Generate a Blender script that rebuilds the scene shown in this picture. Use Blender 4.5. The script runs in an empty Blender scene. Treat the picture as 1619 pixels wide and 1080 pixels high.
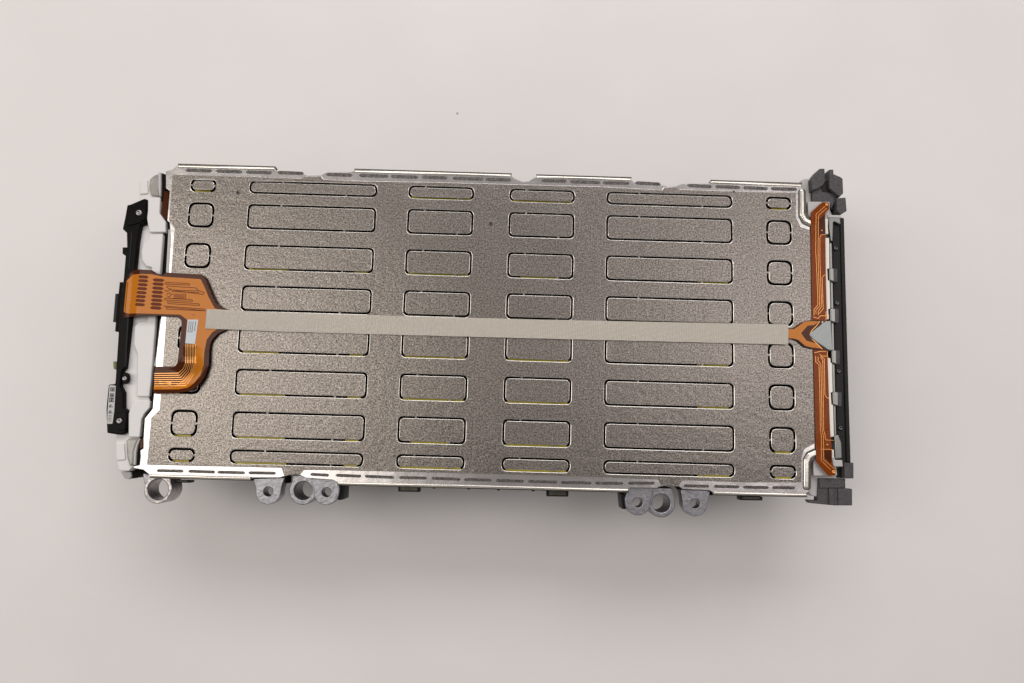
import bpy, bmesh, math, random
from mathutils import Matrix, Vector
random.seed(4)
S = 0.001                                             # the scene is laid out in millimetres, built in metres
sc = bpy.context.scene
COL = sc.collection
# ------------------------------------------------------------------ camera
R = ((0.99954457, -0.02923576, -0.00747791), (0.02810645, 0.99213447, -0.12198038), (0.01098528, 0.12171465, 0.99250434))
CX, CY, CZ, F = 16.474, -89.334, 622.882, 1170.0
cam_d = bpy.data.cameras.new('camera'); cam = bpy.data.objects.new('camera', cam_d); COL.objects.link(cam)
m = Matrix(R).to_4x4(); m.translation = Vector((CX, CY, CZ)) * S
cam.matrix_world = m
cam_d.sensor_width = 36; cam_d.lens = 36 * F / 1619; cam_d.clip_start = 0.02; cam_d.clip_end = 50
sc.camera = cam
# ------------------------------------------------------------------ world, lamps, exposure
w = bpy.data.worlds.new('World'); sc.world = w; w.use_nodes = True
w.node_tree.nodes['Background'].inputs[0].default_value = (1.0, 0.95, 0.945, 1)
w.node_tree.nodes['Background'].inputs[1].default_value = 0.24
sc.view_settings.view_transform = 'Standard'; sc.view_settings.look = 'None'
sc.view_settings.exposure = -0.06; sc.view_settings.gamma = 1.0
def lamp(name, loc, target, sx, sy, power, col):
    d = bpy.data.lights.new(name, 'AREA'); d.shape = 'RECTANGLE'; d.size = sx; d.size_y = sy; d.energy = power; d.color = col
    o = bpy.data.objects.new(name, d); COL.objects.link(o); o.location = loc
    o.rotation_euler = (Vector(target) - Vector(loc)).to_track_quat('-Z', 'Y').to_euler()
    return o
lamp('ceiling_panel_back', (0.15, 2.0, 2.0), (0.1, 0.2, 0), 2.6, 1.0, 39, (0.99, 0.972, 0.965))
lamp('ceiling_panel_left', (-1.45, 0.15, 2.05), (-0.3, 0.0, 0), 1.0, 2.1, 23, (1.0, 0.945, 0.88))
lamp('ceiling_panel_right', (1.5, 0.4, 2.05), (0.3, 0.1, 0), 0.8, 1.9, 13, (1.0, 0.95, 0.93))

# ------------------------------------------------------------------ materials
def mat(name, col, rough=0.5, metal=0.0, bump=None, spec=0.5, coat=0.0, vary=0.0, vscale=200, alpha=1):
    mt = bpy.data.materials.new(name); mt.use_nodes = True
    nt = mt.node_tree; b = nt.nodes['Principled BSDF']
    b.inputs['Base Color'].default_value = (*col, 1); b.inputs['Roughness'].default_value = rough
    b.inputs['Metallic'].default_value = metal; b.inputs['Specular IOR Level'].default_value = spec
    b.inputs['Coat Weight'].default_value = coat; b.inputs['Coat Roughness'].default_value = 0.08
    geo = nt.nodes.new('ShaderNodeNewGeometry')
    if vary:
        n = nt.nodes.new('ShaderNodeTexNoise'); n.inputs['Scale'].default_value = vscale; n.inputs['Detail'].default_value = 5
        nt.links.new(geo.outputs['Position'], n.inputs['Vector'])
        r = nt.nodes.new('ShaderNodeValToRGB'); e = r.color_ramp.elements
        e[0].position = 0.35; e[1].position = 0.65
        e[0].color = (*[c * (1 - vary) for c in col], 1); e[1].color = (*[min(1, c * (1 + vary)) for c in col], 1)
        nt.links.new(n.outputs['Fac'], r.inputs['Fac']); nt.links.new(r.outputs['Color'], b.inputs['Base Color'])
    if bump:
        sc_, dist = bump
        n = nt.nodes.new('ShaderNodeTexNoise'); n.inputs['Scale'].default_value = sc_; n.inputs['Detail'].default_value = 4
        nt.links.new(geo.outputs['Position'], n.inputs['Vector'])
        bp = nt.nodes.new('ShaderNodeBump'); bp.inputs['Distance'].default_value = dist; bp.inputs['Strength'].default_value = 1
        nt.links.new(n.outputs['Fac'], bp.inputs['Height']); nt.links.new(bp.outputs['Normal'], b.inputs['Normal'])
    return mt
def grain_metal():
    mt = mat('grained_steel', (0.5, 0.47, 0.44), 0.42, 1.0)
    nt = mt.node_tree; b = nt.nodes['Principled BSDF']; N = nt.nodes.new; L = nt.links.new
    geo = N('ShaderNodeNewGeometry')
    n = N('ShaderNodeTexNoise'); n.inputs['Scale'].default_value = 760; n.inputs['Detail'].default_value = 5; n.inputs['Roughness'].default_value = 0.9
    n2 = N('ShaderNodeTexNoise'); n2.inputs['Scale'].default_value = 22; n2.inputs['Detail'].default_value = 3
    for q in (n, n2): L(geo.outputs['Position'], q.inputs['Vector'])
    r = N('ShaderNodeValToRGB'); e = r.color_ramp.elements
    e[0].position = 0.40; e[0].color = (0.050, 0.045, 0.039, 1); e[1].position = 0.62; e[1].color = (0.425, 0.382, 0.347, 1)
    L(n.outputs['Fac'], r.inputs['Fac'])
    # the folded, rounded rims of the punched slots are smoother, their highlight painted in as a lighter colour
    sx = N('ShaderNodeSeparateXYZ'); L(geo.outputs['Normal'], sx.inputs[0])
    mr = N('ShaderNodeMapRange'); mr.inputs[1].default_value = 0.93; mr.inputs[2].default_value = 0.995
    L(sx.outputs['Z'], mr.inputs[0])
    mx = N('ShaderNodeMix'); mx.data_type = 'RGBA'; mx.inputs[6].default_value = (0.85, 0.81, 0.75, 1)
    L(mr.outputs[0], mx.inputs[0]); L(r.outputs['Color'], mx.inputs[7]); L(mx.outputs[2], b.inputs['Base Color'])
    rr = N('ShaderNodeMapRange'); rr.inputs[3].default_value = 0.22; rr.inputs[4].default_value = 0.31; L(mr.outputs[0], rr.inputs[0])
    ad = N('ShaderNodeMath'); ad.operation = 'MULTIPLY_ADD'; ad.inputs[1].default_value = 0.12; L(n2.outputs['Fac'], ad.inputs[0]); L(rr.outputs[0], ad.inputs[2])
    sb = N('ShaderNodeMath'); sb.operation = 'SUBTRACT'; sb.inputs[1].default_value = 0.06; L(ad.outputs[0], sb.inputs[0]); L(sb.outputs[0], b.inputs['Roughness'])
    bp = N('ShaderNodeBump'); bp.inputs['Distance'].default_value = 0.00012; L(mr.outputs[0], bp.inputs['Strength']); L(n.outputs['Fac'], bp.inputs['Height'])
    n3 = N('ShaderNodeTexNoise'); n3.inputs['Scale'].default_value = 190; n3.inputs['Detail'].default_value = 1.5; L(geo.outputs['Position'], n3.inputs['Vector'])
    bp3 = N('ShaderNodeBump'); bp3.inputs['Distance'].default_value = 0.00026; L(n3.outputs['Fac'], bp3.inputs['Height']); L(bp.outputs['Normal'], bp3.inputs['Normal'])
    bp2 = N('ShaderNodeBump'); bp2.inputs['Distance'].default_value = 0.0012; bp2.inputs['Strength'].default_value = 0.5
    L(n2.outputs['Fac'], bp2.inputs['Height']); L(bp3.outputs['Normal'], bp2.inputs['Normal']); L(bp2.outputs['Normal'], b.inputs['Normal'])
    return mt
def tape_mat():
    mt = mat('woven_tape', (0.5, 0.47, 0.40), 0.42)
    nt = mt.node_tree; b = nt.nodes['Principled BSDF']; N = nt.nodes.new; L = nt.links.new
    geo = N('ShaderNodeNewGeometry')
    h = []
    for ang, sca, ds in ((0.028, 210, 1.5), (1.571 + 0.028, 300, 1.0)):
        mp = N('ShaderNodeMapping'); mp.inputs['Rotation'].default_value = (0, 0, ang); L(geo.outputs['Position'], mp.inputs[0])
        wv = N('ShaderNodeTexWave'); wv.inputs['Scale'].default_value = sca; wv.inputs['Distortion'].default_value = ds; wv.inputs['Detail Scale'].default_value = 40
        L(mp.outputs[0], wv.inputs[0]); h.append(wv)
    a = N('ShaderNodeMath'); a.operation = 'ADD'; L(h[0].outputs['Fac'], a.inputs[0]); L(h[1].outputs['Fac'], a.inputs[1])
    n = N('ShaderNodeTexNoise'); n.inputs['Scale'].default_value = 500; n.inputs['Detail'].default_value = 3; L(geo.outputs['Position'], n.inputs[0])
    a2 = N('ShaderNodeMath'); a2.operation = 'MULTIPLY_ADD'; a2.inputs[1].default_value = 1.4; L(n.outputs['Fac'], a2.inputs[0]); L(a.outputs[0], a2.inputs[2])
    r = N('ShaderNodeValToRGB'); e = r.color_ramp.elements
    e[0].position = 0.2; e[0].color = (0.60, 0.545, 0.465, 1); e[1].position = 0.8; e[1].color = (0.80, 0.74, 0.65, 1)
    d = N('ShaderNodeMath'); d.operation = 'DIVIDE'; d.inputs[1].default_value = 4.0; L(a2.outputs[0], d.inputs[0]); L(d.outputs[0], r.inputs[0]); L(r.outputs[0], b.inputs['Base Color'])
    bp = N('ShaderNodeBump'); bp.inputs['Distance'].default_value = 0.00022; L(a2.outputs[0], bp.inputs['Height']); L(bp.outputs[0], b.inputs['Normal'])
    b.inputs['Metallic'].default_value = 0.45
    return mt
def flex_mat(name, col, col2, hatch, rough):
    mt = mat(name, col, rough, 0.0, coat=0.0, spec=0.22 if 'orange' in name else 0.12)
    nt = mt.node_tree; b = nt.nodes['Principled BSDF']; N = nt.nodes.new; L = nt.links.new
    geo = N('ShaderNodeNewGeometry'); prev = None
    for ang in (0.785, -0.785):
        mp = N('ShaderNodeMapping'); mp.inputs['Rotation'].default_value = (0, 0, ang); L(geo.outputs['Position'], mp.inputs[0])
        wv = N('ShaderNodeTexWave'); wv.inputs['Scale'].default_value = hatch; L(mp.outputs[0], wv.inputs[0])
        if prev:
            a = N('ShaderNodeMath'); a.operation = 'MULTIPLY'; L(prev.outputs['Fac'], a.inputs[0]); L(wv.outputs['Fac'], a.inputs[1]); prev = a
        else: prev = wv
    r = N('ShaderNodeValToRGB'); e = r.color_ramp.elements
    e[0].position = 0.05; e[0].color = (*col2, 1); e[1].position = 0.6; e[1].color = (*col, 1)
    L(prev.outputs[0], r.inputs[0]); L(r.outputs[0], b.inputs['Base Color'])
    n = N('ShaderNodeTexNoise'); n.inputs['Scale'].default_value = 90; L(geo.outputs['Position'], n.inputs[0])
    bp = N('ShaderNodeBump'); bp.inputs['Distance'].default_value = 0.0006; bp.inputs['Strength'].default_value = 0.6; L(n.outputs['Fac'], bp.inputs['Height']); L(bp.outputs[0], b.inputs['Normal'])
    L(bp.outputs[0], b.inputs['Coat Normal'])
    return mt
M = dict(
    grain=grain_metal(), tape=tape_mat(),
    steel=mat('smooth_steel', (0.58, 0.55, 0.54), 0.25, 1.0, bump=(45, 0.0004), vary=0.08, vscale=40),
    bright=mat('bright_steel', (0.80, 0.76, 0.69), 0.24, 1.0, bump=(30, 0.0003)),
    seam=mat('weld_seam_metal', (0.11, 0.10, 0.095), 0.5, 0.8, bump=(900, 0.0003), vary=0.6, vscale=900),
    dark=mat('dark_gap', (0.010, 0.008, 0.007), 0.6, spec=0.05),  # near-black colour stands in for shade in hollows and gaps; also dark parts
    darkedge=mat('baked_dark_steel', (0.10, 0.095, 0.08), 0.45, 1.0, vary=0.2),  # dark reflection of folded edges put into the colour; also pips, clip faces
    yellow=mat('yellow_insulation', (0.80, 0.66, 0.05), 0.4),
    white=mat('white_plastic', (0.72, 0.70, 0.69), 0.45, bump=(300, 0.0001)),
    offwhite=mat('pale_grey_plastic', (0.50, 0.48, 0.47), 0.45, bump=(300, 0.0001)),
    cup=mat('translucent_grey_plastic', (0.33, 0.31, 0.28), 0.3, coat=0.5, vary=0.15, vscale=120),
    cream=mat('cream_plastic', (0.86, 0.80, 0.72), 0.3),
    black=mat('black_plastic', (0.004, 0.0038, 0.0036), 0.25, spec=0.05, bump=(500, 0.0001)),
    bar=mat('charcoal_plastic', (0.010, 0.010, 0.0095), 0.4, spec=0.2, bump=(500, 0.0001)),
    block=mat('grey_moulded_plastic', (0.075, 0.068, 0.072), 0.55, spec=0.3, bump=(700, 0.0002), vary=0.2, vscale=500),
    alu=mat('cast_aluminium', (0.30, 0.295, 0.315), 0.36, 0.9, bump=(400, 0.0003), vary=0.14, vscale=300),
    zinc=mat('grey_clip_metal', (0.22, 0.22, 0.21), 0.3, 0.9),
    blue=mat('brushed_bracket_metal', (0.31, 0.325, 0.32), 0.42, 0.5, vary=0.06, vscale=900),
    film=mat('brown_polyimide_film', (0.062, 0.014, 0.003), 0.12, coat=0.0, spec=0.15),
    flex=flex_mat('orange_flex_circuit', (0.70, 0.25, 0.012), (0.42, 0.12, 0.006), 480, 0.16),
    flexr=flex_mat('red_brown_flex_circuit', (0.27, 0.056, 0.003), (0.16, 0.030, 0.002), 480, 0.16),
    copper=mat('copper_trace', (0.80, 0.36, 0.10), 0.25, 0.5),
    tracedark=mat('brown_trace', (0.13, 0.026, 0.006), 0.3, spec=0.1),
    paper=mat('white_label', (0.56, 0.60, 0.63), 0.5), ink=mat('label_ink', (0.03, 0.03, 0.03), 0.6),
    greylabel=mat('grey_label', (0.42, 0.42, 0.41), 0.35, coat=0.3),
    green=mat('olive_green_connector', (0.20, 0.22, 0.08), 0.5),
    table=mat('white_table_top', (0.78, 0.75, 0.738), 0.5, vary=0.02, vscale=5, spec=0.25, bump=(7, 0.002)),
    lint=mat('grey_lint', (0.4, 0.39, 0.37), 0.8))

# ------------------------------------------------------------------ helpers
def P(px, py, z=0.0):
    """a point measured in the photograph, at its height z (mm) over the cover sheet -> place in the scene (mm)"""
    d = Vector((px - 809.5, 540 - py, -F)); d = Vector([sum(R[i][k] * d[k] for k in range(3)) for i in range(3)])
    t = (z - CZ) / d.z
    return (CX + d.x * t, CY + d.y * t)
ROOTZ = -112.0
root = bpy.data.objects.new('battery_module', None); COL.objects.link(root); root.location = (0, 0, ROOTZ * S)
root.empty_display_size = 0.05
root['label'] = 'metal battery module with grained steel cover, orange flex cable and pale tape on white table'
root['category'] = 'battery module'
def link(name, me, loc, parent=root, label=None):
    o = bpy.data.objects.new(name, me); COL.objects.link(o)
    o.matrix_basis = Matrix.Translation(Vector(loc) * S)
    if parent:
        o.parent = parent
        inv = Vector((0, 0, 0)); p = parent
        # keep world placement: cancel the chain of translations above
        tot = Vector((0, 0, 0))
        while p: tot += WORLD.get(p.name, p.location); break
        o.matrix_parent_inverse = Matrix.Translation(-tot)
    WORLD[o.name] = Vector(loc) * S
    if label: o['label'] = label
    return o
WORLD = {root.name: root.location.copy()}
def rounded(pts, r, n=5):
    """polygon with filleted corners; r is a number or one per corner"""
    out = []; k = len(pts)
    for i, p in enumerate(pts):
        ri = r[i] if isinstance(r, (list, tuple)) else r
        p = Vector(p); a = Vector(pts[i - 1]) - p; b = Vector(pts[(i + 1) % k]) - p
        la, lb = a.length, b.length
        if ri <= 0 or la < 1e-6 or lb < 1e-6: out.append(tuple(p)); continue
        a /= la; b /= lb; ang = a.angle(b)
        if ang > 3.05: out.append(tuple(p)); continue
        d = min(ri / math.tan(ang / 2), la * 0.49, lb * 0.49)
        p0 = p + a * d; p1 = p + b * d
        for j in range(n + 1):
            t = j / n; q = p0 * (1 - t) ** 2 + p * 2 * t * (1 - t) + p1 * t * t; out.append(tuple(q))
    return out
def smooth(me):
    # rounded edges shade smoothly, the flat faces stay flat
    me.set_sharp_from_angle(angle=math.radians(35))
    flat = {}
    for p in me.polygons:
        f = abs(p.normal.z) > 0.9995
        for k in p.edge_keys: flat.setdefault(k, []).append(f)
    at = me.attributes.get('sharp_edge') or me.attributes.new('sharp_edge', 'BOOLEAN', 'EDGE')
    for e in me.edges:
        q = flat.get(e.key, [])
        if len(q) == 2 and q[0] != q[1]: at.data[e.index].value = True
def mesh_from(loops, z0, z1, bevel, mt, c, res=2):
    cu = bpy.data.curves.new('outline', 'CURVE'); cu.dimensions = '2D'; cu.fill_mode = 'BOTH'
    for lp in loops:
        sp = cu.splines.new('POLY'); sp.points.add(len(lp) - 1); sp.use_cyclic_u = True
        for i, q in enumerate(lp): sp.points[i].co = ((q[0] - c[0]) * S, (q[1] - c[1]) * S, 0, 1)
    cu.extrude = max(0.0, (z1 - z0) / 2 - bevel) * S; cu.bevel_depth = bevel * S; cu.bevel_resolution = res; cu.offset = -bevel * S
    ob = bpy.data.objects.new('outline', cu)
    me = bpy.data.meshes.new_from_object(ob)
    bpy.data.objects.remove(ob); bpy.data.curves.remove(cu)
    bm = bmesh.new(); bm.from_mesh(me); bmesh.ops.remove_doubles(bm, verts=bm.verts, dist=1e-6)
    bmesh.ops.recalc_face_normals(bm, faces=bm.faces)
    bm.to_mesh(me); bm.free()
    me.materials.clear(); me.materials.append(mt)
    for p in me.polygons: p.use_smooth = True; p.material_index = 0
    smooth(me)
    return me
def prism_w(name, loops, z0, z1, mt, parent=root, bevel=0.3, label=None, res=2):
    """outline(s) in mm; first is the outside, the rest are holes; from z0 up to z1"""
    xs = [q[0] for q in loops[0]]; ys = [q[1] for q in loops[0]]
    c = ((min(xs) + max(xs)) / 2, (min(ys) + max(ys)) / 2)
    me = mesh_from(loops, z0, z1, bevel, mt, c, res); me.name = name
    return link(name, me, (c[0], c[1], (z0 + z1) / 2), parent, label)
def prism(name, pts, z0, z1, mt, parent=root, bevel=0.3, r=0, holes=(), label=None, res=2):
    """the same, with the outline measured in the photograph at the height of its top face"""
    w_ = [P(x, y, z1) for x, y in pts]
    return prism_w(name, [rounded(w_, r)] + [list(h) for h in holes], z0, z1, mt, parent, bevel, label, res)
def circle(cx, cy, r, n=28, a0=0): return [(cx + r * math.cos(a0 + 2 * math.pi * i / n), cy + r * math.sin(a0 + 2 * math.pi * i / n)) for i in range(n)]
def rrect(cx, cy, w_, h_, r): return rounded([(cx - w_ / 2, cy - h_ / 2), (cx + w_ / 2, cy - h_ / 2), (cx + w_ / 2, cy + h_ / 2), (cx - w_ / 2, cy + h_ / 2)], r, 6)
def strips(name, lines, z, width, mt, parent, h=0.06, label=None, kind=None):
    """printed tracks: ribbons of the given width (mm) along polylines measured in the photograph"""
    bm = bmesh.new()
    for ln in lines:
        wd = width
        if isinstance(ln, tuple): ln, wd = ln
        q = [Vector(P(x, y, z(x, y) if callable(z) else z)) for x, y in ln]
        zz = [(z(x, y) if callable(z) else z) + h for x, y in ln]
        L_, R_ = [], []
        for i in range(len(q)):
            t = (q[min(i + 1, len(q) - 1)] - q[max(i - 1, 0)]).normalized(); n = Vector((-t.y, t.x)) * wd / 2
            L_.append(bm.verts.new(((q[i].x + n.x) * S, (q[i].y + n.y) * S, zz[i] * S)))
            R_.append(bm.verts.new(((q[i].x - n.x) * S, (q[i].y - n.y) * S, zz[i] * S)))
        for i in range(len(q) - 1): bm.faces.new((L_[i], R_[i], R_[i + 1], L_[i + 1]))
    bmesh.ops.recalc_face_normals(bm, faces=bm.faces)
    for f in bm.faces:
        if f.normal.z < 0: f.normal_flip()
    me = bpy.data.meshes.new(name); bm.to_mesh(me); bm.free(); me.materials.append(mt)
    o = link(name, me, (0, 0, 0), parent, label)
    if kind: o['kind'] = kind
    return o
def screw(px, py, z, r, mt, parent, name='screw'):
    x, y = P(px, py, z); bm = bmesh.new()
    prof = [(r, 0), (r, 0.35 * r), (0.8 * r, 0.62 * r), (0.42 * r, 0.72 * r), (0.36 * r, 0.35 * r), (0, 0.35 * r)]
    prev = None; n = 20
    for a, b in prof:
        ring = [bm.verts.new((a * math.cos(2 * math.pi * i / n) * S, a * math.sin(2 * math.pi * i / n) * S, b * S)) for i in range(n)] if a > 0 else [bm.verts.new((0, 0, b * S))]
        if prev:
            for i in range(n):
                if len(ring) == 1: bm.faces.new((prev[i], prev[(i + 1) % n], ring[0]))
                else: bm.faces.new((prev[i], prev[(i + 1) % n], ring[(i + 1) % n], ring[i]))
        prev = ring
    bmesh.ops.recalc_face_normals(bm, faces=bm.faces)
    me = bpy.data.meshes.new(name); bm.to_mesh(me); bm.free(); me.materials.append(mt)
    for p in me.polygons: p.use_smooth = True
    return link(name, me, (x, y, z), parent)
def bend(o, fn, step=2.0, axes='x'):
    """cut the part into strips and move its points by fn(x, y, z) in mm (world) so that sheets can curl"""
    me = o.data; bm = bmesh.new(); bm.from_mesh(me); off = WORLD[o.name] / S
    for ax, nrm in (('x', (1, 0, 0)), ('y', (0, 1, 0))):
        if ax not in axes: continue
        k = 0 if ax == 'x' else 1
        lo = min(v.co[k] for v in bm.verts); hi = max(v.co[k] for v in bm.verts); t = lo + step * S
        while t < hi:
            co = [0, 0, 0]; co[k] = t
            bmesh.ops.bisect_plane(bm, geom=bm.verts[:] + bm.edges[:] + bm.faces[:], plane_co=co, plane_no=nrm); t += step * S
    for v in bm.verts:
        q = fn(v.co.x / S + off.x, v.co.y / S + off.y, v.co.z / S + off.z)
        v.co = Vector(((q[0] - off.x) * S, (q[1] - off.y) * S, (q[2] - off.z) * S))
    bm.normal_update(); bm.to_mesh(me); bm.free()
    for p in me.polygons: p.use_smooth = True
    me.set_sharp_from_angle(angle=math.radians(35))

# ------------------------------------------------------------------ table
bm = bmesh.new(); bmesh.ops.create_grid(bm, x_segments=1, y_segments=1, size=1.6)
me = bpy.data.meshes.new('table_top'); bm.to_mesh(me); bm.free(); me.materials.append(M['table'])
tb = bpy.data.objects.new('table_top', me); COL.objects.link(tb); tb.location = (0, 0, ROOTZ * S); tb['kind'] = 'structure'
x, y = P(723, 179, ROOTZ)
bm = bmesh.new(); bmesh.ops.create_icosphere(bm, subdivisions=2, radius=1.0 * S)
for v in bm.verts: v.co *= random.uniform(0.6, 1.3); v.co.z *= 0.35
me = bpy.data.meshes.new('lint_speck'); bm.to_mesh(me); bm.free(); me.materials.append(M['lint'])
o = bpy.data.objects.new('lint_speck', me); COL.objects.link(o); o.location = (x * S, y * S, (ROOTZ + 0.3) * S)
o['label'] = 'tiny grey speck of lint on the empty white table above the module'; o['category'] = 'speck'

# ------------------------------------------------------------------ module body under the cover
body = prism('module_body', [(270, 283), (480, 288), (560, 284), (810, 295), (830, 299), (1050, 302), (1264, 306), (1282, 420), (1288, 640), (1280, 760), (540, 746), (236, 735), (262, 500)], -112, -7, M['dark'], bevel=1)

# flange: smooth steel rim round the cover
T_OUT = [(262, 271), (272, 268.5), (281, 261.5), (433, 266), (438, 270.5), (478, 274), (487, 277.5), (508, 277), (517, 272.5), (556, 272), (561, 269),
         (807, 277), (815, 282.5), (826, 287), (835, 286.5), (842, 282), (850, 279), (997, 283.5), (1002, 287.5), (1044, 291.5), (1055, 294.5), (1068, 294), (1078, 290.5), (1120, 290.5), (1125, 287.5), (1266, 292)]
R_OUT = [(1270, 300), (1273, 330), (1284, 352), (1300, 358), (1306, 500), (1312, 700), (1290, 712), (1279, 730), (1279, 778)]
B_OUT = [(1272, 782), (1128, 779.5), (1122, 775.5), (1080, 773.5), (1072, 768.5), (1059, 766), (1047, 768.5), (1038, 772), (996, 771.5), (990, 775), (533, 763), (526, 759),
         (484, 756), (476, 752), (463, 749.5), (450, 753), (442, 755.5), (400, 755.5), (394, 754.5), (236, 751)]
L_OUT = [(226.5, 743), (212, 740.5), (209, 737.5), (220.6, 735), (222, 722), (221.5, 712), (226.5, 709), (226.5, 693), (228.5, 662), (241, 646), (243, 622),
         (247, 560), (254, 505), (266.5, 429), (269.4, 377), (268, 352), (264, 349), (268, 302), (262, 298)]
flange = prism('flange', T_OUT + R_OUT + B_OUT + L_OUT, -1.8, -0.45, M['steel'], bevel=0.45, r=0.6, holes=[rrect(0, 0, 524.5, 243.8, 2)])

# punched cover sheet with its panels
b_, c_, pp, qq = 154.79, 43.81, 35.727, 26.198
rowy = [2.5 * pp + qq, 2.5 * pp, 1.5 * pp, 0.5 * pp, -0.5 * pp, -1.5 * pp, -2.5 * pp, -2.5 * pp - qq]
cols = [(-250, 22.2), (-b_, 110.6), (-c_, 56.8), (c_, 56.8), (b_, 109.6), (250, 22.2)]
holes = []; specs = []
for r_i, ry in enumerate(rowy):
    hgt = 11.4 if r_i in (0, 7) else 22.0
    for c_i, (cx, wd) in enumerate(cols):
        rad = 5.2 if r_i in (0, 7) else (6.5 if c_i in (0, 5) else 4.6)
        holes.append(rrect(cx, ry, wd, hgt, rad)); specs.append((r_i, c_i, cx, ry, wd, hgt, rad))
G_OUT = [(272.6, 276), (330, 277), (400, 279), (478, 281.5), (482, 278.5), (508, 278), (512, 283), (560, 285.5), (700, 288), (810, 291), (960, 295), (1046, 300), (1050, 295.5), (1070, 295), (1074, 299), (1200, 303), (1259, 304),
         (1259, 345), (1266, 359), (1283, 364), (1287, 500), (1290, 700), (1272, 710), (1268, 722), (1267.5, 763), (1180, 763), (1079, 759.5), (1073, 769), (1059, 766.7), (1046, 769), (1040, 758.5), (960, 755.6), (680, 747.3), (523, 743.5), (480, 743.3), (474, 751), (463, 750), (449, 752.5),
         (445, 740), (380, 738.5), (232, 735), (238, 670), (238.5, 661), (252, 648), (254, 622), (262, 506), (270.3, 430), (275.6, 362), (266.8, 349), (270.5, 302)]
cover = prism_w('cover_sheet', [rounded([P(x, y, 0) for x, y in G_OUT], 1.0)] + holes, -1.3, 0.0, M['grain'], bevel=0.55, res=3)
cache = {}
def panel_mesh(c_i, tall, wd, hgt, rad):
    k = (c_i if c_i in (0, 5) else wd, tall)
    if k in cache: return cache[k]
    g = 1.75 if wd < 30 else 1.5; W, H = wd - 2 * g, hgt - 2 * g; rr = max(1.5, rad - g * 0.6); t = 0.85; e = g + 0.9
    pts = rrect(0, 0, W, H, rr)
    # bridges that still hold the panel in the sheet: little tongues in the outline
    def tongue(px_, side):
        res_ = []
        return res_
    me = mesh_from([pts], -1.25, -0.02, 0.4, M['grain'], (0, 0), 3)
    bm = bmesh.new(); bm.from_mesh(me)
    if wd < 30: br = [(-wd / 2 + g / 2, 0, e, 1.5), (wd / 2 - g / 2, 0, e, 1.5)]
    else: br = [(-wd * 0.24, hgt / 2 - g / 2, 1.6, e), (wd * 0.26, -hgt / 2 + g / 2, 1.6, e)]
    for x_, y_, a, b in br:
        mm = Matrix.Translation(Vector((x_, y_, -0.12)) * S) @ Matrix.Diagonal((a * S, b * S, 0.9 * S, 1))
        bmesh.ops.create_cube(bm, size=1, matrix=mm)
    bm.to_mesh(me); bm.free(); me.name = 'panel'; cache[k] = me
    return me
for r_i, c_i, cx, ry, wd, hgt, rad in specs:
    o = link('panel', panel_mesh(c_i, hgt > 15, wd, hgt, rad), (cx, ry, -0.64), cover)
# cells' yellow wrapping seen through the slots
bm = bmesh.new()
for r_i, c_i, cx, ry, wd, hgt, rad in specs:
    yy = ry - hgt / 2 + 1.0; dz = -5.5; yb = yy - 0.35 + (yy - CY) / CZ * 5.5; xb = cx + (cx - CX) / CZ * 5.5
    if c_i in (0, 5): segs = [(-0.3, 0.3)] if r_i in (0, 6, 7) else []
    elif c_i in (1, 2, 3) and (r_i in (1, 3) or (c_i == 1 and r_i == 0)): segs = []
    elif c_i in (2, 3): segs = [(-0.45, 0.45)] if random.random() < 0.75 else [(-0.3, 0.25)]
    elif c_i == 1: segs = [(-0.46, random.uniform(-0.2, 0.1)), (0.36, 0.46)]
    else: segs = [(0.22, 0.46)] if r_i in (3, 4, 5, 7, 2) else []
    for a, b in segs:
        mm = Matrix.Translation(Vector((xb + wd * (a + b) / 2, yb, dz)) * S) @ Matrix.Diagonal((wd * (b - a) * S, 1.9 * S, 1.0 * S, 1))
        bmesh.ops.create_cube(bm, size=1, matrix=mm)
me = bpy.data.meshes.new('yellow_insulation'); bm.to_mesh(me); bm.free(); me.materials.append(M['yellow'])
o = link('yellow_insulation', me, (0, 0, 0)); o['kind'] = 'stuff'
# little riveted pips
for x, y, r_ in ((376, 305, 1.3), (776, 354, 1.3), (1160, 303, 0.5)):
    xx, yy = P(x, y, 0); prism_w('pip', [circle(xx, yy, r_ + 0.5), circle(xx, yy, r_ * 0.45, 12)], -0.3, 0.3, M['darkedge'], cover, 0.2)
    prism_w('pip_hole', [circle(xx, yy, r_ * 0.5, 12)], -0.2, 0.1, M['dark'], cover, 0.0)

# weld seams on the flange: one long dark oval each
def seam(x0, y0, x1, y1, hw=3.1, z=-0.38):
    a = Vector(P(x0, y0, z)); b = Vector(P(x1, y1, z)); t = (b - a).normalized(); n = Vector((-t.y, t.x)) * hw / 2 / 1.0
    q = [a + t * hw * 0.6 + n, b - t * hw * 0.6 + n, b, b - t * hw * 0.6 - n, a + t * hw * 0.6 - n, a]
    prism_w('weld_seam', [rounded([tuple(v) for v in q], 0.5, 3)], z - 0.3, z, M['seam'], flange, 0.12, res=1)
for a in [(293, 269, 336, 270.3), (341, 270.3, 384, 272), (388, 271.8, 431, 273.3), (438, 272.6, 481, 274.4), (515, 275.6, 558, 277.3), (567, 277.2, 615, 279), (617, 279, 662, 280.3), (666, 280, 708, 281.5), (715, 281.8, 765, 283.5), (767, 283.6, 809, 284.6),
          (855, 285.5, 897, 286.8), (901, 287.2, 950, 288.8), (952, 289, 996, 290), (1004, 289, 1045, 291.3), (1086, 293, 1126, 295.2), (1130, 294.9, 1171, 296.6), (1174, 296.8, 1215, 298.3), (1218, 298.4, 1261, 299.3)]: seam(*a)
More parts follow.
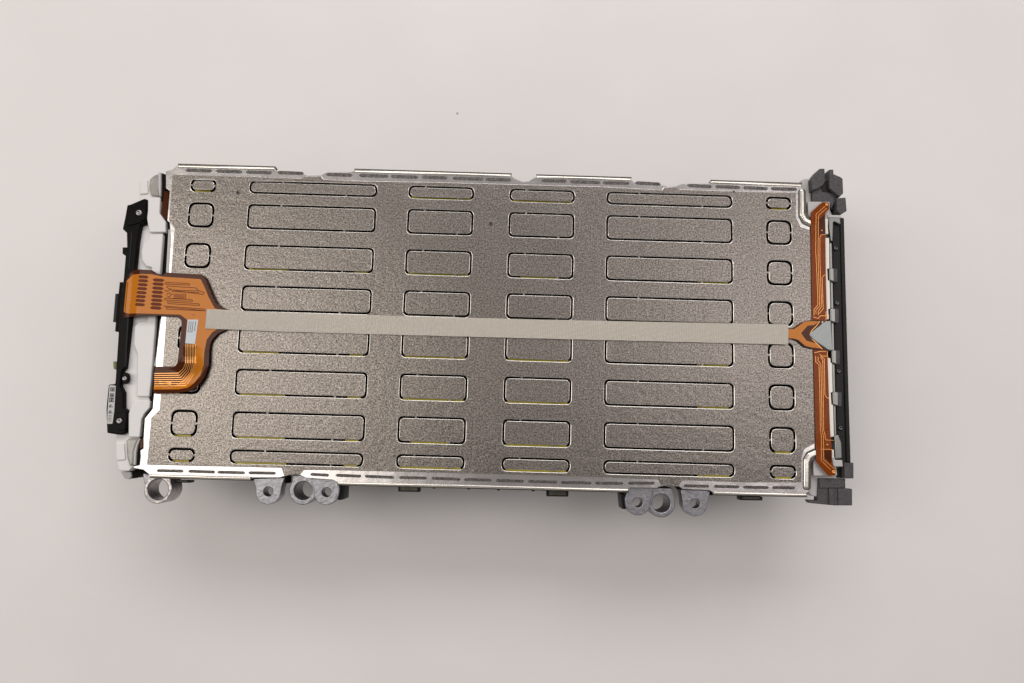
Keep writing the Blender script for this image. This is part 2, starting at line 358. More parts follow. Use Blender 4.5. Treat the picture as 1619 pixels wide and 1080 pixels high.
for a in [(247, 744, 291, 745), (297, 745, 341, 746.5), (343, 746.5, 388, 747.6), (392, 747.5, 437, 748.3), (490, 749.8, 521, 751.5), (530, 751.5, 572, 753), (576, 753, 624, 755), (630, 755, 676, 756), (682, 756.2, 729, 758), (733, 758, 778, 759.3), (783, 759.5, 829, 761), (834, 761, 882, 762.5), (886, 762.6, 936, 763.8),
          (940, 763.9, 986, 764.3), (992, 764, 1036, 764), (1080, 768, 1122, 769), (1128, 769, 1170, 770), (1174, 770.3, 1216, 771), (1220, 771, 1258, 771.3)]: seam(*a, 2.5)
# folded lips outside the flange: bright roll, turned-down edge with its dark reflection put into the colour
def lip(x0, y0, x1, y1, up):
    s = -1 if up else 1
    prism('edge_lip', [(x0, y0), (x1, y1), (x1, y1 + 4.5 * s), (x0, y0 + 4.5 * s)], -3.0, 0.25, M['bright'], flange, 1.15, res=4)
    z = -1.6
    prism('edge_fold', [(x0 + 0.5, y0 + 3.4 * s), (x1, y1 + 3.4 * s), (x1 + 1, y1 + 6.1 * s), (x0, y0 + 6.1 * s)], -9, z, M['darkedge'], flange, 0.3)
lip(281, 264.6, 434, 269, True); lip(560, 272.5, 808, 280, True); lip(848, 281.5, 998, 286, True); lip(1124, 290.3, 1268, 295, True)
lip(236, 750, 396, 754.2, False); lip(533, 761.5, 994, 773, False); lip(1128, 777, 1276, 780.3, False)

# formed bead at the two right corners
prism('corner_bead', [(1264, 298), (1272.5, 298), (1273, 336), (1277, 344), (1284, 347.5), (1300, 349), (1300, 359), (1283, 357.5), (1271.5, 351.5), (1264.5, 340)], -3, 0.7, M['bright'], bevel=1.7, r=3, res=4)
prism('corner_bead', [(1270.5, 773.5), (1280.5, 773.5), (1281, 732), (1284, 725), (1290, 722), (1300, 721.5), (1300, 710), (1288, 711.5), (1277, 716.5), (1271, 726)], -3, 0.7, M['bright'], bevel=1.7, r=3, res=4)
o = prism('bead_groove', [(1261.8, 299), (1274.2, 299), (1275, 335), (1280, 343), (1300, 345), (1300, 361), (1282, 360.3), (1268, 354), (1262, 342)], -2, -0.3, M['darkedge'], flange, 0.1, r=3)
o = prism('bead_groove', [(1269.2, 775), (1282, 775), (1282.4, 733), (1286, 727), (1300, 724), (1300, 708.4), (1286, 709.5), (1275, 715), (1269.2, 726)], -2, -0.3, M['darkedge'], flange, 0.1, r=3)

# ------------------------------------------------------------------ mounting lugs along the near side
def lug_ring(px, py, ro, ri, z, depth, mt, label=None):
    x_, y_ = P(px, py, z)
    lp = [(x_ + ro * math.cos(math.radians(a)), y_ + ro * math.sin(math.radians(a))) for a in range(145, 396, 6)] + [(x_ + ro * 0.8, y_ + ro * 1.1), (x_ - ro * 0.8, y_ + ro * 1.1)]
    return prism_w('mounting_lug', [lp, circle(x_, y_, ri, 36)], z - depth, z, mt, root, 0.8, label)
M['alubright'] = mat('machined_aluminium', (0.42, 0.40, 0.39), 0.34, 0.9, bump=(300, 0.0004), vary=0.2, vscale=200)
lug_ring(249.5, 774, 11.6, 8.5, -4, 21, M['alubright'], 'bright ring lug at the near left corner')
prism('lug_neck', [(226, 748), (240, 752), (240, 762), (228, 765), (226.5, 756)], -14, -4.5, M['alu'], bevel=0.5, r=1)
lug_ring(479, 776, 11.6, 7.5, -6, 28, M['alu'])
lug_ring(1045.5, 796, 11.6, 7.5, -6, 28, M['alu'])
def ear(tl_, tr_, hx, hy, hr, ro=10.4, z=-3.5, depth=13):
    cx, cy = P(hx, hy, z); a = P(*tl_, z); b = P(*tr_, z)
    arc = [(cx + ro * math.cos(math.radians(t)), cy + ro * math.sin(math.radians(t))) for t in range(184, 357, 6)]
    pts = rounded([a, (a[0] + 0.6, a[1] - 3.5)] , 0) + [(cx - ro * 1.03, cy + 3.5)] + arc + [(cx + ro * 1.03, cy + 3.5), (b[0] - 0.8, b[1] - 3.5), b]
    return prism_w('mounting_ear', [pts, circle(cx, cy, hr, 28)], z - depth, z, M['alu'], root, 0.6)
ear((401, 757), (450, 755), 424, 777.5, 3.9)
ear((492, 757), (537, 757.5), 516, 778.5, 3.9)
ear((991, 771), (1034, 771.5), 1008.5, 795, 3.9)
ear((1076, 774), (1123, 776), 1099, 796.5, 3.9)
prism('lug_bracket', [(398, 752), (456, 752), (456, 764), (404, 764)], -20, -10, M['dark'], bevel=0.5)
prism('lug_bracket', [(1070, 770), (1127, 773), (1127, 783), (1080, 783)], -20, -10, M['dark'], bevel=0.5)
prism('side_block', [(528, 765), (544.5, 766), (543, 790), (535, 791), (531, 782)], -30, -9, M['bar'], bevel=0.5, r=0.6)
prism('side_block', [(982, 781), (994, 781), (999, 797), (992, 805), (984, 805)], -30, -9, M['bar'], bevel=0.5, r=0.6)
for a, b, c2, d in ((262, 759, 300, 763.5), (629, 768.5, 664, 778), (864, 775.5, 899, 785.5), (1170, 785, 1206, 791.5)):
    prism('side_clip', [(a, b), (c2, b + 1), (c2 - 0.6, d), (a + 0.6, d - 0.6)], -22, -12, M['bar'], bevel=0.3)
    prism('clip_face', [(a + 4, b), (c2 - 4, b + 1), (c2 - 4, d - 2), (a + 4, d - 2.4)], -14, -11.7, M['darkedge'], bevel=0.2)
for x_, y_ in ((686, 771.6), (741, 773), (788, 774.6), (843, 776)):
    prism('side_nub', [(x_ - 3, y_ - 3), (x_ + 3, y_ - 3), (x_ + 2, y_ + 1), (x_ - 2, y_ + 1)], -14, -10, M['bar'], bevel=0.2)

# ------------------------------------------------------------------ left end: white end frame
frame = prism('end_frame', [(228.6, 271), (247, 271), (253, 276), (253.6, 310), (252.2, 337), (262, 351), (261.5, 367), (257.8, 369), (252.7, 434), (246, 505), (242.5, 546), (239, 600), (235.7, 628), (237.6, 635.6), (236.2, 645), (227.8, 654), (223.2, 663.5), (220.6, 693), (212, 714), (211, 738), (203, 745), (187, 744), (184.4, 732), (181.8, 722), (182.4, 701), (184, 688),
      (190, 650), (190, 600), (204, 500), (212, 420), (220, 350), (221, 313), (219.3, 305.6), (220.2, 287), (224.9, 281)], -60, -6.5, M['white'], bevel=0.8, r=1.2)
M['frameshade'] = M['offwhite']
# raised lands of the frame, one step prouder
prism('frame_land', [(233, 312), (253.4, 312), (252, 337), (262, 351), (261.5, 367), (236, 367), (231, 340)], -9, -2.5, M['white'], frame, 0.7, r=0.8)
prism('frame_land', [(236, 370), (257.6, 370), (252.7, 434), (239.7, 434), (239.7, 423), (231, 421), (224.5, 412), (223, 398), (226, 385), (234, 379)], -9, -3.2, M['white'], frame, 0.8, r=1.0)
prism('frame_land', [(233, 494), (246.8, 494), (242.5, 546), (239, 600), (235.7, 627), (216, 627), (217, 560), (211.5, 545), (212.5, 517), (219, 508), (233, 507)], -9, -3.2, M['white'], frame, 0.8, r=1.0)
prism('frame_land', [(209, 634), (237.4, 634.5), (236, 645), (227.8, 654), (223.2, 663.5), (220.6, 691), (203, 691), (203, 655)], -9, -2.5, M['white'], frame, 0.7, r=0.8)
prism('frame_step', [(182.6, 702), (196, 701), (198, 727), (184, 728)], -12, -5.2, M['white'], frame, 0.6, r=1)
prism('frame_step', [(224, 286), (233, 284), (234, 306), (221, 307)], -12, -5.2, M['white'], frame, 0.6, r=1)
prism('frame_foot', [(190, 745), (207, 746), (208, 753), (203, 758), (197, 757)], -30, -14, M['offwhite'], frame, 0.6, r=1)
prism('frame_foot', [(196, 742), (226, 744), (222, 751), (214, 756), (206, 756), (203, 746)], -40, -16, M['dark'], frame, 0.6, r=1)
# smoky cups in the two corners
def cup(pts, rim, hollow, lab=None):
    c = prism('corner_cup', pts, -14, -3.6, M['cup'], bevel=1.6, r=2, res=3)
    prism('cup_rim', rim, -8, -2.2, M['offwhite'], c, 0.6, r=1)
    prism('cup_hollow', hollow, -12, -4.4, M['dark'], c, 0.4, r=1.5)  # solid near-black piece, the hollow's shade put into its colour
cup([(236, 283), (243, 277), (250, 274), (252, 290), (252.5, 311), (238, 309), (235, 298)], [(250, 272.5), (254, 272), (254.5, 290), (253.8, 311), (251.5, 310), (249.5, 295)], [(253.5, 272.5), (262.5, 276), (262.6, 296), (258.8, 308), (256, 318), (253.8, 318), (254.3, 290)])
cup([(198.6, 697), (203, 693.3), (220, 693), (214.8, 703.7), (212, 714), (210.3, 735), (204.4, 737.4), (200, 722)], [(219, 693.5), (221.5, 694), (217, 705), (215, 716), (214, 735.5), (210.5, 736), (211, 715), (214.5, 703)], [(221, 693), (225, 694), (222, 712), (222, 728), (217.5, 737), (214, 736.5), (215, 716), (217, 704)])
# dark channel and brown film between end frame and cover
chan = prism('end_channel', [(250, 296), (272, 296), (274, 360), (272, 430), (262, 500), (250, 580), (246, 622), (244, 650), (230, 664), (229, 740), (210, 740), (216, 690), (220, 660), (234, 645), (232, 620), (244, 500), (250, 430), (258, 350), (250, 330)], -50, -7.2, M['dark'], bevel=0.3)
prism('brown_strip', [(259.2, 302), (268, 302), (266, 325), (263.5, 350), (260, 346), (254, 338), (256, 325)], -9, -4, M['film'], chan, 0.5, r=0.6)
prism('brown_strip', [(221, 694), (226.3, 693), (226.3, 707), (223, 710), (220.5, 709)], -9, -4, M['film'], chan, 0.4, r=0.6)
prism('grey_rail', [(266, 362), (272, 364), (271, 430), (262, 433)], -8, -3, M['offwhite'], chan, 0.5)
prism('grey_rail', [(253, 504), (262, 504), (257, 579), (243, 579), (247, 558)], -8, -1.9, M['offwhite'], chan, 0.5)

# black busbar cover with its screws
bb = prism('busbar_cover', [(200.8, 324), (205.4, 323.3), (228, 313.7), (233.4, 316), (233.2, 333.4), (231.4, 347), (228.6, 354), (222, 356), (217.5, 382), (213.3, 426), (206.3, 509), (200, 565), (198, 582), (193, 586.5), (191.5, 600), (189.8, 610), (195.4, 620), (195.4, 645), (202, 650), (201, 672), (198.6, 684), (192.8, 687.5), (183.7, 687), (168.8, 684.5), (168, 662), (167.6, 645), (171.3, 608), (181.5, 607), (182.2, 599), (186.9, 526), (190, 480), (195.2, 438), (198, 404), (200.3, 390), (199.9, 368), (193.4, 362), (198, 340)],
           -32, -1.5, M['black'], bevel=1.1, r=1.2, res=3)
prism('cover_tab', [(193.6, 391), (201, 391), (201, 403), (198, 404.4), (193.4, 401)], -22, -9, M['black'], bb, 0.5, r=0.5)
prism('cover_ridge', [(201.3, 502), (203.6, 502), (198.4, 580), (196.6, 580)], -2, -0.9, M['bar'], bb, 0.3)
prism('cover_ridge', [(207, 368), (209, 368), (205, 425), (203, 425)], -2, -0.9, M['bar'], bb, 0.3)
prism('cover_pad', [(207, 325), (228, 317), (231, 320), (229.5, 346), (222, 352), (200, 358), (202, 335)], -2, -0.6, M['black'], bb, 0.5, r=2)
prism('cover_pad', [(185, 652), (198, 651), (200, 655), (198, 680), (186, 681)], -2, -0.6, M['black'], bb, 0.5, r=2)
M['darkscrew'] = mat('blackened_screw', (0.10, 0.10, 0.10), 0.2, 1.0)
M['chrome'] = mat('screw_steel', (0.30, 0.29, 0.28), 0.22, 1.0)
screw(220.5, 337, -0.7, 2.9, M['chrome'], bb); screw(189.6, 665.5, -0.7, 2.6, M['chrome'], bb)
px_, py_ = P(197.5, 598, -1.0)
pit = prism_w('screw_pit', [[(px_ + 2.9 * math.cos(t / 24 * 6.2832), py_ + 4.8 * math.sin(t / 24 * 6.2832)) for t in range(24)]], -5, -1.0, M['black'], bb, 0.4)
screw(197.6, 598.5, -1.1, 2.0, M['chrome'], bb)
# grey warning label on the cover
gl = prism('warning_label', [(173.2, 609), (182.9, 609.8), (180.6, 649.5), (177.8, 670), (169.2, 670.2), (170.4, 645)], -1.7, -1.25, M['greylabel'], bb, 0.05, r=0.8)
lines = []
def box(x0, y0, x1, y1): return [(x0, y0), (x1, y0 + 0.3), (x1 - 0.4, y1), (x0 - 0.4, y1 - 0.3), (x0, y0)]
lines += [box(175, 613, 181, 618.6), [(176.5, 614.5), (179.5, 617.5)], [(179.6, 614.2), (176.4, 617.6)], box(174.4, 622.5, 180, 628), [(177.2, 622.7), (177, 627.8)], [(174.6, 625.2), (179.9, 625.3)], box(173.6, 629.5, 179.4, 635.5), [(175.5, 630), (177.5, 635)], [(178.5, 630), (174.5, 635)]]
lines += [[(172.6, 643.5), (174.6, 639.5), (178.2, 643.8), (172.6, 643.5)], [(172, 653), (174.2, 648.6), (177.6, 653.2), (172, 653)], [(174.5, 641.5), (174.6, 642.8)], [(174.1, 650.8), (174.2, 652.2)]]
lines += [([(x0, 657 + k * 2.2), (x0 + 5.4, 657.2 + k * 2.2)], 0.35) for k, x0 in enumerate((171.6, 171.3, 171.0, 170.9, 170.7))]
strips('label_print', lines, -1.22, 0.75, M['ink'], bb, 0.02)
# connector slab sticking out behind the flex, and the green plug far below
prism('connector_slab', [(182.2, 464.3), (187, 464.3), (183.6, 508.8), (178.5, 508.8)], -24, -16, M['bar'], bevel=0.4)
prism('connector_slab', [(189, 446), (194, 446), (190, 524), (181.6, 523.8)], -30, -14, M['dark'], bevel=0.4)
prism('green_plug', [(178, 571), (184, 571), (184, 585), (178.8, 583)], -70, -55, M['green'], bevel=1.2, r=1.5)

# ------------------------------------------------------------------ flexible circuit, left end
ZF = 3.2
xb0 = P(222, 460, ZF)[0]
GX, GY = P(300, 572, ZF); OX, OY = P(284, 573, ZF)
xb1 = P(197, 460, ZF)[0]
def wrap(x_, y_, z_):
    # rolls over the frame edge on the far left
    if x_ < xb0:
        t = xb0 - x_; z_ = z_ - 3.3 * (1 - math.exp(-(t / 7) ** 2))
    if x_ < xb1: z_ -= min(16, 0.5 * (xb1 - x_) ** 2)
    # lower branch: outer margin dips towards the cover, middle bulges
    z_ += 3.4 * math.exp(-((y_ - GY) / 9) ** 2) * math.exp(-((x_ - GX) / 10) ** 2)
    z_ -= 1.6 * max(0, min(1, (-y_ - 28) / 18))
    r_ = math.hypot(x_ - OX, y_ - OY)
    if r_ > 18: z_ += 0.055 * (r_ - 18) ** 2 * max(0.0, min(1.0, 1.6 * ((x_ - OX) * 0.55 - (y_ - OY) * 0.83) / r_ - 0.2)) if r_ < 32 else 0
    return (x_, y_, z_)
film_o = [(191.5, 444), (206, 427.5), (214, 425.5), (239.7, 427), (254, 436), (262, 430.8), (319.3, 434), (325, 439.6), (336, 465.6), (343.4, 480.4), (354.5, 488), (372, 492), (372, 517), (358, 521), (343.4, 528.6), (334, 539.7), (331.4, 554.5), (330.5, 576.8), (325, 595), (316, 609), (305, 618), (282, 621.6), (241, 622.6),
          (243.4, 579.5), (276, 579), (281, 574), (287, 514), (287, 507), (280.4, 500.8), (247, 499), (210, 500), (188, 502)]
rads = [2, 3, 2, 2, 2, 2, 3, 3, 3, 6, 6, 0, 0, 6, 7, 7, 7, 8, 9, 9, 9, 6, 0, 0, 4, 4, 4, 4, 4, 0, 2, 2]
flex = prism_w('flex_circuit', [rounded([P(x, y, ZF) for x, y in film_o], rads)], ZF - 0.35, ZF, M['film'], root, 0.1, 'orange flexible circuit with slots and branches at the left end', res=1)
bend(flex, wrap, 2.0, 'xy')
cop = [(192.5, 447), (208, 433), (239, 433.5), (258, 437.5), (317.5, 441.5), (324, 455), (330, 470), (339.7, 487.8), (372, 495), (372, 514), (352, 516), (336, 525), (327, 537), (323.5, 555), (322, 577), (316, 593), (306, 606), (296, 613), (282, 615.5), (243, 616),
       (243, 611), (275, 611), (300, 590), (308, 575), (311.5, 545), (293, 543), (296, 505.5), (285, 497.5), (200, 495), (191, 492)]
cl = prism_w('copper_layer', [rounded([P(x, y, ZF) for x, y in cop], 2.5)], ZF - 0.02, ZF + 0.1, M['flex'], flex, 0.0)
bend(cl, wrap, 2.0, 'xy')
def zs(x, y):
    q = P(x, y, ZF); return wrap(q[0], q[1], ZF + 0.13)[2]
def slot(cx, cy, ln, hh):
    x0, y0 = P(cx, cy, ZF); a, b = ln / 2 / 1.83, hh / 2 / 1.83
    pts = [(x0 - a, y0 + 0.2), (x0 - a * 0.6, y0 + b), (x0 + a * 0.6, y0 + b * 0.8), (x0 + a, y0 - 0.2), (x0 + a * 0.6, y0 - b), (x0 - a * 0.6, y0 - b * 0.8)]
    o_ = prism_w('flex_slot', [rounded(pts, 0.6, 3)], ZF + 0.05, ZF + 0.2, M['tracedark'], flex, 0.0); bend(o_, wrap, 1.5)
for x_, y_ in ((226.7, 437.8), (226.3, 444), (225.6, 450.2), (224.7, 456.4), (223.8, 462.7), (222.8, 469), (221.9, 475.3), (221, 481.6)): slot(x_, y_, 17.5, 5.2)
for x_, y_ in ((250.8, 443), (250.2, 449.3), (249.6, 455.8), (249, 462.2), (248.4, 468.6), (247.9, 474.9), (247.2, 481.1), (246.5, 487)): slot(x_, y_, 19.5, 5.4)
def brk(pts, k=6):
    out = []
    for a, b in zip(pts, pts[1:]):
        for j in range(k): out.append((a[0] + (b[0] - a[0]) * j / k, a[1] + (b[1] - a[1]) * j / k))
    return out + [pts[-1]]
def Q(x, y): return (160 + x / 5.397, 410 + y / 5.397)
tl = [[(550, 198), (750, 206), (755, 220), (550, 212), (550, 198)], [(565, 228), (815, 245), (820, 262), (880, 284), (870, 300), (760, 285), (600, 262), (560, 240), (565, 228)],
      [(600, 262), (830, 270)], [(600, 276), (840, 284)], [(540, 262), (560, 275), (600, 250)], [(555, 300), (580, 285), (600, 300), (580, 325), (560, 310)], [(610, 298), (720, 298), (720, 332), (610, 332)], [(620, 310), (710, 312)], [(620, 320), (710, 322)],
      [(540, 332), (775, 345), (780, 360), (545, 348), (540, 332)], [(565, 362), (835, 380), (840, 394), (570, 378), (565, 362)], [(530, 398), (880, 425), (890, 440), (560, 425), (555, 412)], [(550, 408), (870, 436)], [(785, 468), (792, 480)]]
strips('circuit_traces', [brk([Q(*p) for p in l], 8) for l in tl], zs, 0.5, M['tracedark'], flex, 0.12)
tl = []
for k in range(7):
    tl.append(brk([(294 + k * 2.5, 544), (293.5 + k * 2.7, 574), (290 + k * 2.8, 583 + k * 1.4), (282 + k * 2.0, 590 + k * 3.3), (244, 590.5 + k * 3.3)]))
tl.append(brk([(252, 603), (270, 604.5), (270, 607.5), (252, 606)]))
strips('circuit_traces', tl, zs, 0.55, M['copper'], flex, 0.14, label='row of bright copper tracks running down the lower branch')
# fine edge highlight fold at far left is the film itself; part label sticker
st = prism('part_sticker', [(297, 505.4), (313.4, 505.4), (308.3, 543.8), (292.8, 543)], ZF + 0.1, ZF + 0.32, M['paper'], flex, 0.03); bend(st, wrap, 1.5, 'xy')
lines = []
for k, xx in enumerate((299.6, 302.6, 305.6, 309.4)):
    y_ = 508.5
    while y_ < 524 - (k == 3) * 3:
        d = random.uniform(1.2, 3.2); xo = -(y_ - 508) * 0.13
        lines.append([(xx + xo, y_), (xx + xo - d * 0.13, y_ + d)]); y_ += d + 0.7
strips('sticker_print', lines, lambda x, y: zs(x, y) + 0.2, 0.62, M['ink'], flex, 0.02)

# ------------------------------------------------------------------ long tape
tape = prism('woven_tape', [(326.8, 488.6), (378, 490.7), (460, 494), (588, 497.6), (840, 504.3), (1050, 508.6), (1247.5, 512.6), (1247.2, 544.6), (1050, 539.6), (840, 534.5), (588, 528), (460, 524.2), (324.2, 519.5)], ZF + 0.35, ZF + 0.95, M['tape'], bevel=0.15, label='long pale woven tape covering the cable along the middle')
def tapez(x_, y_, z_):
    t = max(0.0, min(1.0, (x_ + 226) / 34)); t = t * t * (3 - 2 * t); t2 = max(0.0, min(1.0, (x_ - 215) / 30))
    return (x_, y_, z_ - 2.3 * t + 1.0 * t2 + 0.12 * math.sin(x_ * 0.23) + 0.08 * math.sin(x_ * 0.61 + 1))
bend(tape, tapez, 4.0)
# narrow flat cable just below the tape's edge
# ------------------------------------------------------------------ right end
# grey end plate and lands under the flex
ep = prism('end_plate', [(1266.9, 290), (1267.8, 284.5), (1272, 282.6), (1300, 284), (1312, 330), (1317, 343), (1319, 500), (1327, 740), (1322, 770), (1294, 786), (1284, 784), (1277, 778), (1272, 700), (1276, 500), (1272, 360)], -40, -8.0, M['offwhite'], bevel=0.6, r=1)
prism('end_plate_step', [(1277, 318.5), (1312, 319), (1312, 349), (1284, 349), (1278, 342)], -6, -2.8, M['offwhite'], ep, 0.5, r=1)
prism('end_plate_step', [(1288, 722), (1320, 722), (1324, 752), (1286.5, 752.5), (1286, 730)], -6, -2.8, M['offwhite'], ep, 0.5, r=1)
# bright strip, grey rail, black bar
prism('cream_strip', [(1303, 376), (1311, 376), (1312, 440), (1313.4, 505), (1305.5, 505)], -6, -1.6, M['cream'], bevel=0.5)
prism('cream_strip', [(1307.5, 566), (1315.3, 566), (1318.5, 679), (1319, 690), (1311, 692)], -6, -1.6, M['cream'], bevel=0.5)
prism('cream_strip', [(1304, 346), (1309.5, 346), (1309, 358), (1310, 370), (1304, 370)], -6, -1.8, M['cream'], bevel=0.5)
prism('cream_strip', [(1313, 712), (1318.6, 711), (1319, 724), (1313, 726)], -6, -1.8, M['cream'], bevel=0.5)
prism('rail', [(1311.4, 384), (1315.8, 384), (1319.8, 560), (1323, 688), (1318.6, 690), (1315, 560)], -12, -2.6, M['zinc'], bevel=0.7, res=3)
bar = prism('end_cover', [(1316, 350), (1329, 343.5), (1334.8, 345), (1339.6, 539), (1345.4, 732), (1325, 735), (1322, 640), (1317, 440)], -45, -5.0, M['bar'], bevel=0.8, r=0.8)
prism('cover_ridge', [(1328.5, 346), (1334.6, 346), (1345, 731), (1338.5, 731)], -8, -3.6, M['bar'], bar, 0.7)
for k, (x0, x1, y0, y1) in enumerate(((1310.3, 1323.7, 424, 447), (1312, 1326, 487.6, 511.6), (1314.6, 1327.6, 553.6, 577.4), (1316, 1330.4, 619.5, 643.5))):
    c = prism('spring_clip', [(x0, y0 + 1), (x0 + 5, y0 - 0.5), (x1 - 0.5, y0), (x1, y1), (x0 + 4, y1 - 2), (x0 + 0.8, y1 - 4)], -9, -0.6, M['zinc'], bevel=1.1, r=1, res=3)
    prism('clip_tongue', [(x1 - 6, y0 + 0.6), (x1 + 0.8, y0 + 0.6), (x1 + 1, y1 - 0.8), (x1 - 5.6, y1 - 1)], -9, -0.2, M['block'], c, 0.8)
    prism('clip_gap', [(x0 - 2.2, y0 + 1), (x0 + 0.8, y0 + 0.4), (x0 + 1.4, y1 - 3.5), (x0 - 1, y1 - 4)], -6, -1.2, M['dark'], c, 0.3)
prism('spring_clip', [(1309.5, 343), (1329, 344), (1329.6, 356), (1324, 353), (1318, 350), (1317, 382), (1314, 381), (1311, 360)], -9, -1.6, M['zinc'], bevel=0.8, r=1)
prism('spring_clip', [(1309.6, 339.5), (1329.4, 340), (1329.6, 345), (1309.6, 344)], -9, -1.0, M['offwhite'], bevel=0.6, r=0.5)
prism('spring_clip', [(1319, 689), (1326, 687), (1331, 700), (1332, 725), (1321, 726)], -9, -1.6, M['zinc'], bevel=0.9, r=1)
prism('spring_clip', [(1316, 727), (1332, 727.5), (1333, 738), (1318, 738)], -9, -1.4, M['offwhite'], bevel=0.6, r=0.5)
for x_, y_ in ((1321, 393), (1323, 479.5), (1325.5, 587), (1328.5, 677)): screw(x_, y_, -4.8, 2.1, M['darkscrew'], bar)
# flex strips on the right end
def zr(x, y): return ZR
ZR = 0.9
f1 = prism('end_flex_strip', [(1281.7, 336.3), (1300, 319.5), (1310.4, 320), (1311, 330.4), (1304.6, 337), (1305, 380), (1306, 447), (1307.6, 508), (1284, 508), (1282.2, 380)], ZR - 0.4, ZR, M['flexr'], bevel=0.1, r=1.2, label='upper reddish flex strip with angled top end')
f2 = prism('end_flex_strip', [(1286, 552), (1308, 552), (1312.4, 679), (1315.5, 715), (1316, 734), (1321.5, 743), (1320.7, 752), (1309, 752), (1290.4, 730), (1288.6, 665)], ZR - 0.4, ZR, M['flexr'], bevel=0.1, r=1.2, label='lower reddish flex strip with angled bottom end')
def C5(x, y): return (1180 + x / 6.75, 380 + y / 6.75)
def C4(x, y): return (1180 + x / 6.75, 240 + y / 6.75)
def C6(x, y): return (1180 + x / 6.75, 520 + y / 6.75)
def C7(x, y): return (1180 + x / 6.75, 660 + y / 6.75)
tl = [[C4(870, 555), C4(830, 590), C4(745, 665), C4(742, 800), C4(740, 1070), C5(745, 200), C5(762, 600), C5(762, 690), C5(722, 740), C5(722, 800)],
      [C4(860, 600), C4(770, 680), C4(768, 900), C5(765, 100), C5(772, 400), C5(782, 620), C5(782, 700), C5(740, 750), C5(745, 790)],
      [C4(850, 885), C4(800, 885), C4(785, 910), C4(785, 1070), C5(785, 200), C5(800, 620), C5(800, 710), C5(765, 760), C5(770, 800)],
      [C5(865, 368), C5(830, 372), C5(808, 400), C5(815, 600), C5(820, 730), C5(780, 780)], [C5(885, 805), C5(790, 805), C5(770, 830)], [C5(850, 760), C5(850, 850)], [C5(716, 818), C5(770, 835)]]
tl = [brk(l, 3) for l in tl]
strips('circuit_traces', tl, ZR, 0.36, M['copper'], f1, 0.05)
prism('flex_window', [C4(840, 670), C4(845, 880), C4(795, 880), C4(778, 900), C4(775, 720)], ZR, ZR + 0.08, M['film'], f1, 0.0)
screw(*C4(855, 565), ZR, 1.3, M['copper'], f1, 'solder_dot'); screw(*C4(805, 840), ZR, 0.7, M['copper'], f1, 'solder_dot')
tl = [[C6(725, 255), C6(790, 240), C6(850, 240)], [C6(740, 290), C6(740, 350), C6(775, 385), C6(785, 700), C6(790, 1075), C7(800, 200), C7(800, 460), C7(900, 560)],
      [C6(765, 300), C6(765, 340), C6(795, 375), C6(802, 700), C6(808, 1075), C7(822, 200), C7(824, 450), C7(940, 550)], [C6(790, 300), C6(815, 330), C6(820, 700), C6(825, 1075), C7(826, 150)],
      [C6(795, 290), C6(832, 320), C6(835, 500), C6(838, 700), C6(860, 738), C6(895, 738)], [C6(780, 270), C6(810, 290), C6(870, 290)], [C6(862, 240), C6(872, 330)], [C7(835, 150), C7(845, 240), C7(930, 245)], [C7(790, 340), C7(880, 340), C7(925, 345)]]
tl = [brk(l, 3) for l in tl]
strips('circuit_traces', tl, ZR, 0.36, M['copper'], f2, 0.05)
prism('flex_window', [C7(835, 350), C7(905, 350), C7(910, 480), C7(900, 490), C7(835, 430)], ZR, ZR + 0.08, M['film'], f2, 0.0)
screw(*C7(930, 580), ZR, 1.6, M['copper'], f2, 'solder_dot'); screw(*C7(863, 290), ZR, 0.8, M['copper'], f2, 'solder_dot')
# Y fork that joins the taped cable to the two strips
fk = prism('flex_fork', [(1240, 519), (1254, 519), (1263, 513), (1270, 508.5), (1283.7, 505.8), (1300, 506.5), (1299, 514), (1284, 529), (1299, 547), (1309, 554), (1284, 551.5), (1272, 548.6), (1261.5, 539), (1254, 536.4), (1240, 536.4)], ZF - 1.6, ZF - 1.3, M['film'], bevel=0.1, r=1.5)
prism('copper_layer', [(1240, 520.5), (1255, 520.6), (1264, 514.6), (1272, 508.6), (1284, 507.6), (1295, 508.6), (1287, 514), (1277, 515), (1266.5, 526.8), (1275, 538.5), (1283, 541), (1292.6, 543.7), (1299, 551), (1284, 549.4), (1273, 546.6), (1262.5, 537.4), (1254.5, 535), (1240, 535)], ZF - 1.3, ZF - 1.2, M['flex'], fk, 0.0)
strips('flex_crease', [[(1296, 508), (1291, 515), (1284, 522), (1280, 529), (1284, 536), (1291, 543), (1300, 552)]], ZF - 1.2, 0.5, M['copper'], fk, 0.04)
prism('triangle_bracket', [(1279.3, 529.4), (1284, 524.5), (1306, 507.6), (1314, 506.8), (1317, 555), (1309, 553), (1291, 541), (1284, 535)], -3, ZF - 0.4, M['blue'], bevel=0.7, r=1.2)
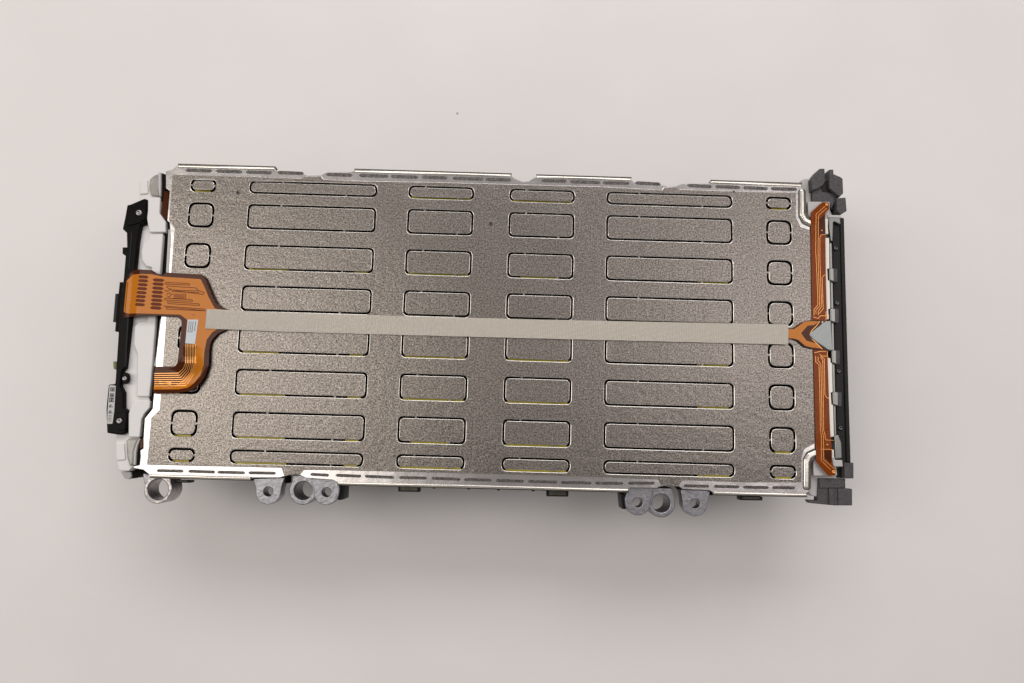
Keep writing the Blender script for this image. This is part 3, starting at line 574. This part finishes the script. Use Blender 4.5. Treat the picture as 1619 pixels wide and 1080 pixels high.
# moulded grey corner blocks
cb = prism('corner_block', [(1282.6, 282.6), (1304.8, 283), (1311.3, 283.3), (1330, 284), (1332, 305), (1323, 312), (1321, 318), (1314, 331), (1311, 320), (1299, 318.6), (1284.4, 318.6), (1284.4, 302.8), (1282.6, 302)], -22, -4.5, M['block'], bevel=0.6, r=0.5, label='dark grey moulded block with two prongs at the far right corner')
prism('block_prong', [(1282.8, 282.6), (1296.5, 266.4), (1303.9, 266.4), (1304.8, 286), (1302, 292), (1294, 298), (1284, 301)], -16, -1.0, M['block'], cb, 0.7)
prism('block_prong', [(1311, 271), (1311.8, 267.8), (1317.8, 267.8), (1318.2, 275), (1328.9, 279.6), (1332.6, 282.6), (1333.5, 305.4), (1328, 311), (1319, 304), (1311.5, 297)], -16, -0.5, M['block'], cb, 0.7)
prism('block_notch', [(1297, 289), (1312, 284), (1313, 299), (1319, 306), (1300, 303)], -8, -4.1, M['bar'], cb, 0.3)  # no real notch: its shade is put into a charcoal piece
prism('block_foot', [(1323, 313), (1337.2, 312.2), (1339, 333.3), (1329.8, 339), (1323, 333)], -30, -1.5, M['block'], cb, 0.7)
prism('block_foot', [(1311.5, 321), (1320, 317.5), (1325, 314), (1324, 333), (1312.4, 331.6)], -30, -6.5, M['bar'], cb, 0.7)
cb = prism('corner_block', [(1294.5, 756), (1336.6, 757), (1337, 773), (1347.6, 773), (1347.6, 799.3), (1319, 799.3), (1281, 795.6), (1278, 790.8), (1292.8, 791.6)], -14, -5.5, M['block'], bevel=0.6, r=0.5, label='grey moulded block with square foot at the near right corner')
prism('block_foot', [(1335.2, 731.8), (1349.8, 731.8), (1349.8, 756.6), (1335.2, 756.6)], -30, -1.0, M['block'], cb, 0.7)
prism('block_foot', [(1322.4, 739), (1335.4, 739), (1335.4, 756), (1323, 755.4)], -30, -7, M['bar'], cb, 0.4)
prism('block_land', [(1296, 757.4), (1336, 757.4), (1336, 771.6), (1296, 771.6)], -8, -4.0, M['block'], cb, 0.6)
prism('block_land', [(1310.8, 772.4), (1319.4, 772.4), (1319.4, 798.6), (1311.4, 798.2)], -8, -3.4, M['block'], cb, 0.6)
prism('block_land', [(1325.4, 772.6), (1347, 773.4), (1347, 798.8), (1325.4, 798.8)], -8, -4.0, M['block'], cb, 0.6)
prism('block_recess', [(1294.6, 773), (1310.4, 773), (1310.6, 792), (1294.2, 791)], -8, -5.6, M['bar'], cb, 0.2)  # shade of the recesses put into charcoal-coloured pieces
prism('block_recess', [(1319.8, 783), (1324.8, 783), (1324.8, 798), (1319.8, 798)], -8, -5.6, M['bar'], cb, 0.2)
